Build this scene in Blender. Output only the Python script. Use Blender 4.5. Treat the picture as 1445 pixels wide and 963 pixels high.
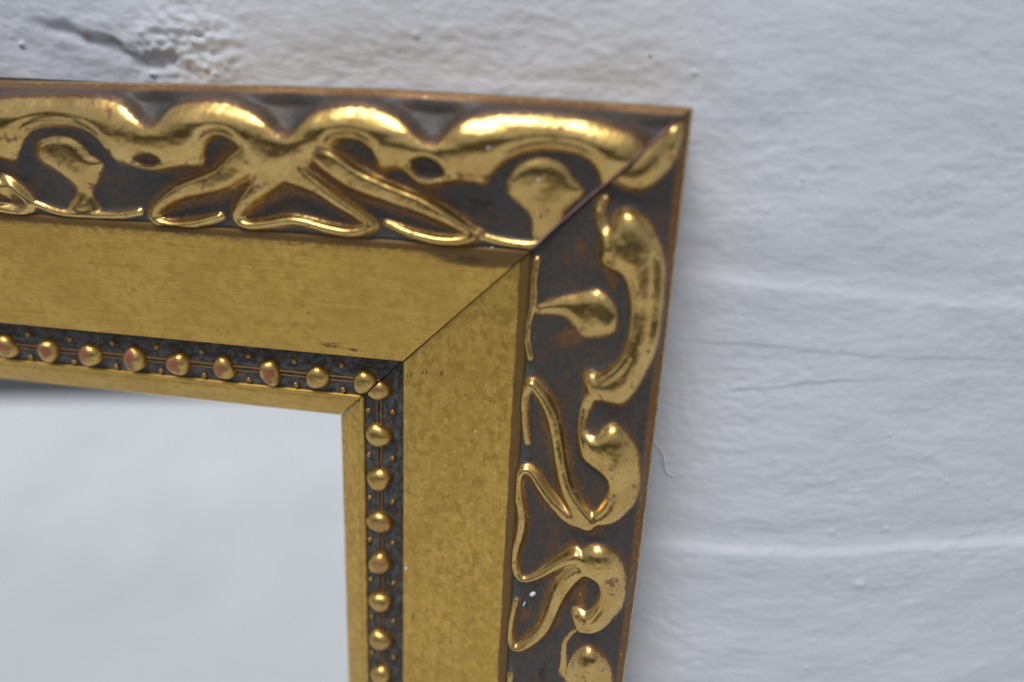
import bpy, bmesh, math, random
import numpy as np
from mathutils import Matrix, Vector

for o in list(bpy.data.objects):
    bpy.data.objects.remove(o)
scene = bpy.context.scene
COL = scene.collection
MM = 0.001
random.seed(7)
rng = np.random.default_rng(7)

# ------------------------------------------------------------------ camera
# frame coordinates (mm): x right, u up, h out of the wall; origin = outer corner of the mirror frame
def W(x, u, h):
    return (x * MM, -h * MM, u * MM)
cam_d = bpy.data.cameras.new('camera')
cam = bpy.data.objects.new('camera', cam_d)
COL.objects.link(cam)
cam.matrix_world = Matrix(((0.988327, -0.089281, 0.123446, -0.014788),
                           (0.144132, 0.285449, -0.947494, -0.160555),
                           (0.049356, 0.954226, 0.294986, -0.006632),
                           (0, 0, 0, 1)))
cam_d.sensor_width = 36
cam_d.lens = 23.563
cam_d.clip_start = 0.005
cam_d.clip_end = 500
cam_d.dof.use_dof = True
cam_d.dof.focus_distance = 0.1615
cam_d.dof.aperture_fstop = 3.7
cam_d.dof.aperture_blades = 7
scene.camera = cam

# ------------------------------------------------------------------ light: overcast daylight
SUN_EL, SUN_AZ = math.radians(60), math.radians(-21)     # azimuth from the wall normal, minus = to the left
sun_dir = Vector((math.sin(SUN_AZ) * math.cos(SUN_EL), -math.cos(SUN_AZ) * math.cos(SUN_EL), math.sin(SUN_EL)))
world = bpy.data.worlds.new('World')
scene.world = world
world.use_nodes = True
wt = world.node_tree
bg = wt.nodes['Background']
sky = wt.nodes.new('ShaderNodeTexSky')
sky.sky_type = 'NISHITA'
sky.sun_disc = False
sky.sun_elevation = SUN_EL
sky.sun_rotation = math.atan2(sun_dir.x, sun_dir.y)
sky.air_density = 1.0
sky.dust_density = 2.0
sky.ozone_density = 1.0
hs = wt.nodes.new('ShaderNodeHueSaturation')             # cloud cover: a greyer sky
hs.inputs['Saturation'].default_value = 0.62
wt.links.new(sky.outputs[0], hs.inputs['Color'])
wt.links.new(hs.outputs[0], bg.inputs['Color'])
bg.inputs['Strength'].default_value = 0.095
sl = bpy.data.lights.new('sun', 'SUN')
sl.energy = 1.5
sl.angle = math.radians(24)
sl.color = (1.0, 1.0, 0.99)
sun = bpy.data.objects.new('sun', sl)
COL.objects.link(sun)
sun.rotation_euler = (-sun_dir).to_track_quat('-Z', 'Y').to_euler()
sun.location = (0, 0, 3)
vs = scene.view_settings
vs.view_transform = 'Standard'
vs.look = 'None'
vs.gamma = 1
vs.use_curve_mapping = False
vs.exposure = 0.01

# ------------------------------------------------------------------ helpers
def new_mat(name):
    m = bpy.data.materials.new(name)
    m.use_nodes = True
    t = m.node_tree
    return m, t, t.nodes['Principled BSDF']
def nd(t, kind, ins=None, **props):
    n = t.nodes.new('ShaderNode' + kind)
    for k, v in props.items():
        setattr(n, k, v)
    for k, v in (ins or {}).items():
        s = n.inputs[k]
        if hasattr(v, 'is_output') and v.is_output:
            t.links.new(v, s)
        else:
            s.default_value = v
    return n
def math_n(t, op, a, b=0.0, clamp=False):
    return nd(t, 'Math', {0: a, 1: b}, operation=op, use_clamp=clamp).outputs[0]
def ramp(t, fac, lo, hi, a=0.0, b=1.0):
    n = nd(t, 'MapRange', {0: fac, 1: lo, 2: hi, 3: a, 4: b}, interpolation_type='SMOOTHSTEP')
    return n.outputs[0]
def noise(t, vec, scale, detail=4, rough=0.55, w=None, dist=0.0):
    n = nd(t, 'TexNoise', {'Scale': scale, 'Detail': detail, 'Roughness': rough, 'Distortion': dist})
    if vec is not None:
        t.links.new(vec, n.inputs['Vector'])
    return n.outputs['Fac']
def mixc(t, fac, a, b):
    n = t.nodes.new('ShaderNodeMix')
    n.data_type = 'RGBA'
    for s, v in ((n.inputs[0], fac), (n.inputs[6], a), (n.inputs[7], b)):
        if hasattr(v, 'is_output') and v.is_output:
            t.links.new(v, s)
        else:
            s.default_value = v if not isinstance(v, tuple) else (v + (1.0,) if len(v) == 3 else v)
    return n.outputs[2]
def mixf(t, fac, a, b):
    n = t.nodes.new('ShaderNodeMix')
    for s, v in ((n.inputs[0], fac), (n.inputs[2], a), (n.inputs[3], b)):
        if hasattr(v, 'is_output') and v.is_output:
            t.links.new(v, s)
        else:
            s.default_value = v
    return n.outputs[0]
def scaled(t, vec, s):
    return nd(t, 'Mapping', {'Vector': vec, 'Scale': s}).outputs[0]
def attr(t, name):
    return nd(t, 'Attribute', attribute_name=name)

def raw_mesh(name, V, F, attrs=None, smooth=True, normals=None):
    me = bpy.data.meshes.new(name)
    V = np.asarray(V, np.float32); F = np.asarray(F, np.int32)
    n, m, k = len(V), len(F), F.shape[1]
    me.vertices.add(n); me.vertices.foreach_set('co', V.ravel())
    me.loops.add(m * k); me.loops.foreach_set('vertex_index', F.ravel())
    me.polygons.add(m); me.polygons.foreach_set('loop_start', np.arange(0, m * k, k, dtype=np.int32))
    me.update(calc_edges=True)
    me.polygons.foreach_set('use_smooth', np.full(m, smooth))
    for an, (ty, data) in (attrs or {}).items():
        a = me.attributes.new(an, ty, 'POINT')
        a.data.foreach_set('vector' if ty == 'FLOAT_VECTOR' else 'value', np.asarray(data, np.float32).ravel())
    if normals is not None:
        me.normals_split_custom_set_from_vertices(normals.tolist())
    return me
def link(name, me, mat=None, parent=None, **props):
    o = bpy.data.objects.new(name, me)
    COL.objects.link(o)
    if mat is not None:
        me.materials.clear(); me.materials.append(mat)
    if parent is not None:
        o.parent = parent
    for k, v in props.items():
        o[k] = v
    return o
def grid_faces(nr, nc, flip=False):
    i = np.arange(nr * nc).reshape(nr, nc)
    q = np.stack([i[:-1, :-1], i[:-1, 1:], i[1:, 1:], i[1:, :-1]], -1).reshape(-1, 4)
    return q[:, ::-1] if flip else q
def perlin(x, y, seed):
    r = np.random.default_rng(seed)
    g = r.uniform(0, 2 * np.pi, (64, 64))
    gx, gy = np.cos(g), np.sin(g)
    xi, yi = np.floor(x).astype(int), np.floor(y).astype(int)
    fx, fy = x - xi, y - yi
    ux, uy = fx**3 * (fx * (fx * 6 - 15) + 10), fy**3 * (fy * (fy * 6 - 15) + 10)
    def dot(a, b):
        ia, ib = (xi + a) % 64, (yi + b) % 64
        return gx[ia, ib] * (fx - a) + gy[ia, ib] * (fy - b)
    n0 = dot(0, 0) * (1 - ux) + dot(1, 0) * ux
    n1 = dot(0, 1) * (1 - ux) + dot(1, 1) * ux
    return (n0 * (1 - uy) + n1 * uy) * 1.5
def sstep(x, a, b):
    k = np.clip((x - a) / (b - a), 0, 1)
    return k * k * (3 - 2 * k)
def blur(a, sig):
    n = int(math.ceil(sig * 3)); k = np.exp(-0.5 * (np.arange(-n, n + 1) / sig)**2); k /= k.sum()
    for ax in (0, 1):
        p = np.pad(a, [(n, n) if i == ax else (0, 0) for i in (0, 1)], mode='edge')
        a = sum(k[j] * np.take(p, np.arange(j, j + a.shape[ax]), axis=ax) for j in range(2 * n + 1))
    return a

# ------------------------------------------------------------------ materials
GOLD = (0.60, 0.40, 0.125)
def rail_coords(t):
    return attr(t, 'rail').outputs['Vector']       # (along, across, height) in mm

def mat_relief():
    m, t, b = new_mat('gilded_relief')
    rc = rail_coords(t)
    g = attr(t, 'gilt').outputs['Fac']
    n1 = noise(t, rc, 0.9, 6, 0.7)
    n2 = noise(t, scaled(t, rc, (0.8, 1.0, 1.0)), 1.1, 5, 0.6)
    n3 = noise(t, rc, 0.16, 3, 0.5)
    edge = math_n(t, 'ADD', g, math_n(t, 'MULTIPLY', math_n(t, 'SUBTRACT', n1, 0.5), 0.95))
    gold = ramp(t, edge, 0.40, 0.62)
    rust = ramp(t, math_n(t, 'ADD', g, math_n(t, 'MULTIPLY', math_n(t, 'SUBTRACT', n2, 0.5), ramp(t, nd(t, 'SeparateXYZ', {0: rc}).outputs[1], 1.5, 4.0, 0.15, 0.7))), 0.14, 0.40)
    ground = mixc(t, ramp(t, n2, 0.2, 0.85), (0.044, 0.038, 0.033), (0.080, 0.069, 0.059))
    ground = mixc(t, math_n(t, 'MULTIPLY', ramp(t, noise(t, scaled(t, rc, (0.75, 1.0, 1)), 0.26, 7, 0.66), 0.48, 0.68), 0.6), ground, (0.12, 0.058, 0.023))
    col = mixc(t, rust, ground, (0.19, 0.092, 0.032))
    gv = mixc(t, ramp(t, n3, 0.3, 0.7), (0.56, 0.355, 0.10), (0.68, 0.46, 0.15))
    gv = mixc(t, math_n(t, 'MULTIPLY', ramp(t, n1, 0.50, 0.70), 0.6), gv, (0.38, 0.215, 0.06))
    bole = ramp(t, math_n(t, 'ADD', noise(t, rc, 0.42, 5, 0.6), math_n(t, 'MULTIPLY', n1, 0.25)), 0.71, 0.81)
    gmask = math_n(t, 'MULTIPLY', gold, math_n(t, 'SUBTRACT', 1.0, math_n(t, 'MULTIPLY', bole, 0.85)))
    bolec = mixc(t, math_n(t, 'MULTIPLY', bole, gold), col, (0.24, 0.085, 0.055))
    col = mixc(t, gmask, bolec, gv)
    dust = attr(t, 'dust').outputs['Fac']
    dm = ramp(t, math_n(t, 'ADD', dust, math_n(t, 'MULTIPLY', math_n(t, 'SUBTRACT', n1, 0.5), 1.1)), 0.45, 0.8)
    col = mixc(t, math_n(t, 'MULTIPLY', dm, 0.75), col, mixc(t, n2, (0.035, 0.042, 0.036), (0.12, 0.135, 0.12)))
    ar = ramp(t, math_n(t, 'ADD', attr(t, 'arris').outputs['Fac'], math_n(t, 'MULTIPLY', math_n(t, 'SUBTRACT', n1, 0.5), 0.9)), 0.45, 0.6)
    col = mixc(t, math_n(t, 'MULTIPLY', ar, 0.9), col, (0.40, 0.22, 0.18))
    dm = math_n(t, 'MAXIMUM', dm, ar)
    t.links.new(math_n(t, 'MULTIPLY', gmask, 0.5), b.inputs['Coat Weight'])
    b.inputs['Specular IOR Level'].default_value = 0.36
    b.inputs['Coat Roughness'].default_value = 0.22
    t.links.new(col, b.inputs['Base Color'])
    nodust = math_n(t, 'SUBTRACT', 1.0, math_n(t, 'MULTIPLY', dm, 0.9))
    t.links.new(math_n(t, 'MULTIPLY', math_n(t, 'MAXIMUM', gmask, math_n(t, 'MULTIPLY', rust, 0.42)), nodust), b.inputs['Metallic'])
    ro = mixf(t, gmask, 0.46, mixf(t, n2, 0.20, 0.36))
    t.links.new(mixf(t, dm, ro, 0.85), b.inputs['Roughness'])
    bh = math_n(t, 'ADD', math_n(t, 'MULTIPLY', noise(t, rc, 2.2, 4, 0.6), 0.5), math_n(t, 'MULTIPLY', gold, 0.35))
    bp = nd(t, 'Bump', {'Height': bh, 'Strength': 0.11, 'Distance': 0.0003})
    t.links.new(bp.outputs[0], b.inputs['Normal'])
    return m
def mat_panel():
    m, t, b = new_mat('worn_gilt_panel')
    rc = rail_coords(t)
    sx = nd(t, 'SeparateXYZ', {0: rc})
    s_, t_ = sx.outputs[0], sx.outputs[1]
    streak = noise(t, scaled(t, rc, (0.05, 2.4, 1.0)), 1.0, 6, 0.7)
    mott = noise(t, scaled(t, rc, (0.9, 1.0, 1.0)), 0.42, 6, 0.6, dist=0.6)
    big = noise(t, rc, 0.07, 3, 0.5)
    fine = noise(t, rc, 3.0, 4, 0.6)
    col = mixc(t, ramp(t, streak, 0.3, 0.7), (0.56, 0.353, 0.078), (0.72, 0.465, 0.11))
    col = mixc(t, math_n(t, 'MULTIPLY', ramp(t, mott, 0.40, 0.70), ramp(t, s_, 300, 400, 0.5, 0.75)), col, (0.37, 0.21, 0.04))
    col = mixc(t, ramp(t, big, 0.35, 0.65, 0.0, 0.5), col, mixc(t, streak, (0.47, 0.285, 0.058), (0.56, 0.35, 0.075)))
    spots = ramp(t, noise(t, rc, 0.33, 3, 0.5), 0.64, 0.70)
    col = mixc(t, math_n(t, 'MULTIPLY', spots, 0.28), col, (0.26, 0.14, 0.035))
    cloud = noise(t, rc, 0.6, 4, 0.55, dist=0.4)
    col = mixc(t, math_n(t, 'MULTIPLY', ramp(t, cloud, 0.52, 0.68), ramp(t, s_, 300, 400, 0.15, 0.55)), col, (0.76, 0.52, 0.15))
    # brown rubbed strip along the carved band, ragged edge
    wear = attr(t, 'wear').outputs['Fac']
    e = math_n(t, 'ADD', wear, math_n(t, 'MULTIPLY', math_n(t, 'SUBTRACT', noise(t, scaled(t, rc, (0.5, 1.2, 1)), 1.2, 6, 0.75), 0.5), 0.8))
    wm = ramp(t, e, 0.36, 0.70)
    col = mixc(t, math_n(t, 'MULTIPLY', wm, 0.86), col, mixc(t, fine, (0.05, 0.025, 0.009), (0.125, 0.062, 0.02)))
    # dark scuffs
    sc = ramp(t, math_n(t, 'ADD', attr(t, 'scuff').outputs['Fac'], math_n(t, 'MULTIPLY', math_n(t, 'SUBTRACT', noise(t, scaled(t, rc, (0.6, 2.2, 1)), 1.3, 5, 0.7), 0.5), 1.25)), 0.55, 0.75)
    col = mixc(t, math_n(t, 'MULTIPLY', sc, 0.85), col, (0.075, 0.042, 0.02))
    t.links.new(col, b.inputs['Base Color'])
    met = math_n(t, 'SUBTRACT', 0.72, math_n(t, 'MULTIPLY', math_n(t, 'MAXIMUM', wm, sc), 0.6))
    b.inputs['Specular IOR Level'].default_value = 0.25
    t.links.new(met, b.inputs['Metallic'])
    t.links.new(mixf(t, math_n(t, 'ADD', math_n(t, 'MULTIPLY', streak, 0.5), math_n(t, 'MULTIPLY', big, 0.5)), 0.30, 0.58), b.inputs['Roughness'])
    h = math_n(t, 'ADD', math_n(t, 'MULTIPLY', streak, 0.6), math_n(t, 'MULTIPLY', mott, 0.4))
    bp = nd(t, 'Bump', {'Height': h, 'Strength': 0.10, 'Distance': 0.0004})
    t.links.new(bp.outputs[0], b.inputs['Normal'])
    return m
def mat_channel():
    m, t, b = new_mat('dark_dusty_groove')
    rc = rail_coords(t)
    n1 = noise(t, scaled(t, rc, (0.6, 1, 1)), 0.7, 6, 0.68)
    n2 = noise(t, rc, 2.0, 4, 0.6)
    col = mixc(t, ramp(t, n1, 0.42, 0.62), (0.030, 0.024, 0.021), (0.105, 0.112, 0.106))
    col = mixc(t, math_n(t, 'MULTIPLY', ramp(t, n2, 0.56, 0.70), 0.5), col, (0.20, 0.23, 0.225))
    col = mixc(t, ramp(t, noise(t, rc, 0.5, 5, 0.7), 0.54, 0.66), col, (0.11, 0.05, 0.02))
    t.links.new(col, b.inputs['Base Color'])
    t.links.new(mixf(t, n1, 0.4, 0.8), b.inputs['Roughness'])
    bp = nd(t, 'Bump', {'Height': math_n(t, 'ADD', n1, n2), 'Strength': 0.35, 'Distance': 0.0003})
    t.links.new(bp.outputs[0], b.inputs['Normal'])
    return m
def mat_bead():
    m, t, b = new_mat('worn_gilt_bead')
    tc = nd(t, 'TexCoord')
    oi = nd(t, 'ObjectInfo')
    oc = nd(t, 'VectorMath', {0: tc.outputs['Object'], 1: oi.outputs['Location']}, operation='ADD').outputs[0]
    sx = nd(t, 'SeparateXYZ', {0: tc.outputs['Object']})
    n1 = noise(t, oc, 900, 5, 0.65)
    n2 = noise(t, oc, 350, 3, 0.5)
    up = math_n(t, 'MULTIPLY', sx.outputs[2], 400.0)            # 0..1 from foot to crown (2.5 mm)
    crown = ramp(t, math_n(t, 'ADD', up, math_n(t, 'MULTIPLY', math_n(t, 'SUBTRACT', n2, 0.5), 1.3)), 0.86, 1.12)
    crown = math_n(t, 'MULTIPLY', crown, attr(t, 'worn').outputs['Fac'])
    ow = nd(t, 'Attribute', attribute_name='rubbed', attribute_type='OBJECT').outputs['Fac']
    crown = math_n(t, 'MULTIPLY', crown, ow)
    col = mixc(t, n1, (0.50, 0.315, 0.085), (0.66, 0.45, 0.15))
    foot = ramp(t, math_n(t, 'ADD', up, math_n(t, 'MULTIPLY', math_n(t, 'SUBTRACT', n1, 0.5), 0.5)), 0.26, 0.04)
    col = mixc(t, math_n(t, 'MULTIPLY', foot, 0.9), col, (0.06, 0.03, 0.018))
    col = mixc(t, math_n(t, 'MULTIPLY', crown, 0.85), col, (0.29, 0.075, 0.055))
    t.links.new(col, b.inputs['Base Color'])
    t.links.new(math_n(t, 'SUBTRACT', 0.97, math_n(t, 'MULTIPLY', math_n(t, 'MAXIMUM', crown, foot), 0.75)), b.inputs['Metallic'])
    t.links.new(mixf(t, n1, 0.24, 0.42), b.inputs['Roughness'])
    bp = nd(t, 'Bump', {'Height': n1, 'Strength': 0.25, 'Distance': 0.0003})
    t.links.new(bp.outputs[0], b.inputs['Normal'])
    return m
def mat_core():
    m, t, b = new_mat('stained_wood')
    tc = nd(t, 'TexCoord')
    n = noise(t, scaled(t, tc.outputs['Object'], (60, 900, 900)), 1.0, 5, 0.6)
    t.links.new(mixc(t, n, (0.02, 0.012, 0.008), (0.05, 0.028, 0.015)), b.inputs['Base Color'])
    b.inputs['Roughness'].default_value = 0.55
    return m
def mat_gesso():
    m, t, b = new_mat('bare_gesso_edge')
    tc = nd(t, 'TexCoord')
    n = noise(t, tc.outputs['Object'], 700, 5, 0.7)
    t.links.new(mixc(t, ramp(t, n, 0.35, 0.7), (0.16, 0.06, 0.04), (0.42, 0.26, 0.22)), b.inputs['Base Color'])
    b.inputs['Roughness'].default_value = 0.7
    return m
def mat_simple(name, c, r=0.6, metal=0.0):
    m, t, b = new_mat(name)
    tc = nd(t, 'TexCoord')
    n = noise(t, tc.outputs['Object'], 500, 4, 0.6)
    t.links.new(mixc(t, n, tuple(x * 0.8 for x in c), tuple(min(1, x * 1.15) for x in c)), b.inputs['Base Color'])
    b.inputs['Roughness'].default_value = r
    b.inputs['Metallic'].default_value = metal
    return m
M_RELIEF, M_PANEL, M_CHANNEL, M_BEAD, M_CORE, M_GESSO = mat_relief(), mat_panel(), mat_channel(), mat_bead(), mat_core(), mat_gesso()
M_FLECK = mat_simple('white_paint_fleck', (0.75, 0.75, 0.76), 0.5)
M_STRING = mat_simple('gilt_string', (0.30, 0.165, 0.05), 0.45, 0.7)
M_PEARL = mat_simple('gilt_pearl', (0.42, 0.26, 0.08), 0.35, 0.85)

# ------------------------------------------------------------------ wall
def mat_wall():
    m, t, b = new_mat('white_painted_plaster')
    p = nd(t, 'NewGeometry').outputs['Position']
    n1 = noise(t, scaled(t, p, (1, 1, 1.7)), 14, 5, 0.6)
    n2 = noise(t, scaled(t, p, (0.35, 1, 1.4)), 420, 4, 0.6)
    n3 = noise(t, scaled(t, p, (0.5, 1, 1)), 160, 5, 0.65)
    col = mixc(t, n1, (0.64, 0.66, 0.70), (0.715, 0.725, 0.755))
    d = attr(t, 'dirt').outputs['Fac']
    dm = ramp(t, math_n(t, 'ADD', d, math_n(t, 'MULTIPLY', math_n(t, 'SUBTRACT', n3, 0.5), 0.8)), 0.35, 0.8)
    col = mixc(t, math_n(t, 'MULTIPLY', dm, 0.85), col, (0.40, 0.34, 0.29))
    t.links.new(col, b.inputs['Base Color'])
    b.inputs['Roughness'].default_value = 0.62
    b.inputs['Specular IOR Level'].default_value = 0.35
    h = math_n(t, 'ADD', math_n(t, 'MULTIPLY', n2, 0.35), n3)
    bp = nd(t, 'Bump', {'Height': h, 'Strength': 0.22, 'Distance': 0.0006})
    t.links.new(bp.outputs[0], b.inputs['Normal'])
    return m
def seg_dist(X, Y, pts):
    d = np.full(X.shape, 1e9)
    for (ax, ay), (bx, by) in zip(pts[:-1], pts[1:]):
        vx, vy = bx - ax, by - ay
        k = np.clip(((X - ax) * vx + (Y - ay) * vy) / (vx * vx + vy * vy), 0, 1)
        d = np.minimum(d, np.hypot(X - ax - k * vx, Y - ay - k * vy))
    return d
def wall_height(X, U):
    """height (mm) of the painted masonry over its mean plane, plus a dirt mask"""
    h = 0.9 * perlin(X / 46 + 3, U / 30 + 7, 1) + 0.34 * perlin(X / 17 + 3, U / 9.5, 2)
    h += 0.145 * perlin(X / 7.5, U / 3.6 + 9, 3) + 0.075 * perlin(X / 3.1 + 5, U / 1.7, 4) + 0.045 * perlin(X / 1.9, U / 0.95, 5)
    rough = 0.5 + 0.9 * sstep(perlin(X / 33 + 9, U / 24 + 4, 6), -0.2, 0.5)
    h += rough * (0.095 * perlin(X / 4.2 + 20, U / 2.2 + 3, 7) + 0.05 * perlin(X / 2.0 + 2, U / 1.5, 8))
    wob = lambda k: 1.2 * perlin(X / 22 + k, X * 0 + k, 11) + 0.5 * perlin(X / 6 + k, X * 0 + 2 * k, 12)
    # bed joints showing under the paint: a shallow groove with a ledge that catches the light
    for k, (u0, sl_, dep) in enumerate(((-108.6, 0.010, 1.0), (-37.0, -0.045, 0.6), (-166, 0.0, 0.9))):
        d = U - (u0 + sl_ * (X - 40) + wob(3.3 + k) * 0.7)
        h += dep * (sstep(-d, -0.5, 2.6) - sstep(-d, 2.6, 26)) - 0.55 * dep * np.exp(-((d - 3.5) / 4.0)**2)
    d = U - (-53.3 - 0.035 * (X - 30) + wob(8.1) * 0.8)                        # sagging paint lip
    lip = sstep(X, 4, 12)
    h += lip * (0.24 + 0.2 * perlin(X / 14, U * 0, 33)) * (sstep(d, -0.4, 0.7) * (1 - sstep(d, 0.7, 9)))
    d2 = U - (-63.5 + 0.10 * (X - 30) + wob(5.7) * 1.2)
    h += 0.30 * sstep(X, 12, 22) * (1 - sstep(X, 44, 60)) * (sstep(d2, -0.3, 0.6) * (1 - sstep(d2, 0.6, 7)))
    # broken hollow over the frame on the left
    pts = [(-163, 14.5), (-155.6, 12.8), (-148.6, 12.4), (-144.2, 10.2), (-136.8, 9.0), (-133.3, 7.0), (-129.4, 5.2), (-125, 6.2), (-121, 7.4), (-115, 8.2), (-110, 8.6)]
    xs = np.array([q[0] for q in pts]); us = np.array([q[1] for q in pts])
    edge = np.interp(X, xs, us) + 0.5 * perlin(X / 3.0, U / 3.0, 15)
    win = sstep(X, -162, -150) * (1 - sstep(X, -126, -115))
    dd = U - edge
    h += win * (1.15 * sstep(dd, -0.6, 3.0) * (1 - sstep(dd, 6, 20)) - 0.6 * np.exp(-((dd + 0.3) / 1.6)**2))
    dirt = win * np.exp(-((dd - 0.9) / 1.5)**2) * (0.55 + 0.45 * perlin(X / 5, U / 3, 16))
    dirt *= sstep(X, -154, -146) * (1 - sstep(X, -127, -120))
    d3 = np.hypot((X + 115) / 1.5, (U - 11.9) / 0.8)
    h -= 0.8 * np.exp(-d3**2); dirt += 0.7 * np.exp(-d3**2)
    blob = np.exp(-(((X + 118) / 13)**2 + ((U - 10) / 9)**2))
    h += blob * (1.0 * perlin(X / 5.0, U / 3.4, 17) + 0.7 * perlin(X / 2.2, U / 1.8, 18) + 0.8)
    r = np.random.default_rng(5)
    spots = [(-113.3, 4.6, 0.8, 0.7), (-111, 3.6, 0.7, 0.6), (-127.8, 3.0, 0.9, 0.8), (-162.8, 8.6, 0.8, 0.8), (63, -120.2, 1.6, 0.9)]
    spots += [(r.uniform(-170, 110), r.uniform(-190, 25), r.uniform(0.5, 1.5), r.uniform(0.12, 0.5) * r.choice((1, 1, -0.7))) for _ in range(110)]
    for sx_, su, sr, sh in spots:
        q = (X - sx_)**2 + ((U - su) * 1.2)**2
        h += sh * np.exp(-q / (sr * sr))
    q = np.hypot(X + 8.5, U - 11); dirt += 1.0 * np.exp(-(q / 0.6)**2)
    # bend added towards the right, shaped to darken that side of the wall
    h -= BULGE * np.clip(X - 12, 0, 400)**2 / (1 + np.clip(X - 12, 0, 400) / 120.0)
    return h, dirt
BULGE = 0.0045
WALL0 = -1.2
def axis(lo, hi, step, far):
    c = np.arange(lo, hi + step, step)
    g, d, a, b_ = 1.35, step, [], []
    x = hi
    while x < far[1]:
        d *= g; x += d; b_.append(x)
    d = step; x = lo
    while x > far[0]:
        d *= g; x -= d; a.append(x)
    return np.array(a[::-1] + list(c) + b_)
def build_wall():
    xs = axis(-185, 125, 0.42, (-2500, 2500)); us = axis(-172, 40, 0.42, (-1300, 1100))
    us[0] = -1310
    X, U = np.meshgrid(xs, us, indexing='ij')
    h, dirt = wall_height(X, U)
    h = h + WALL0
    V = np.stack([X * MM, -h * MM, U * MM], -1).reshape(-1, 3)
    me = raw_mesh('wall', V, grid_faces(len(xs), len(us), True), {'dirt': ('FLOAT', dirt)})
    o = link('wall', me, mat_wall(), None, label='white painted uneven masonry wall behind the gilded mirror', category='wall')
    return o
wall = build_wall()
def wall_at(x, u):
    h, _ = wall_height(np.array([[float(x)]]), np.array([[float(u)]]))
    return float(h[0, 0]) + WALL0
def tube(name, pts, rad, mat, parent, n=8, closed_ends=True):
    V, F = [], []
    P = [Vector(q) for q in pts]
    for i, q in enumerate(P):
        d = (P[min(i + 1, len(P) - 1)] - P[max(i - 1, 0)]).normalized()
        a = d.cross(Vector((0, 1, 0.01))).normalized(); b_ = d.cross(a)
        r = rad[i] if hasattr(rad, '__len__') else rad
        V += [tuple(q + (a * math.cos(k * 2 * math.pi / n) + b_ * math.sin(k * 2 * math.pi / n)) * r) for k in range(n)]
    F = [(i * n + k, i * n + (k + 1) % n, (i + 1) * n + (k + 1) % n, (i + 1) * n + k) for i in range(len(P) - 1) for k in range(n)]
    me = raw_mesh(name, V, F)
    return link(name, me, mat, parent)
drip = [(1.5, -79.5), (2.8, -81.2), (4.2, -82.6), (5.2, -84.2), (5.7, -86), (5.9, -87.6), (6.6, -89), (8.0, -89.8), (9.8, -89.6)]
tube('paint_run', [W(x, u, wall_at(x, u) - 0.06) for x, u in drip], [q * MM for q in (0.15, 0.3, 0.42, 0.45, 0.42, 0.42, 0.45, 0.35, 0.15)], wall.data.materials[0], wall)

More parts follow.
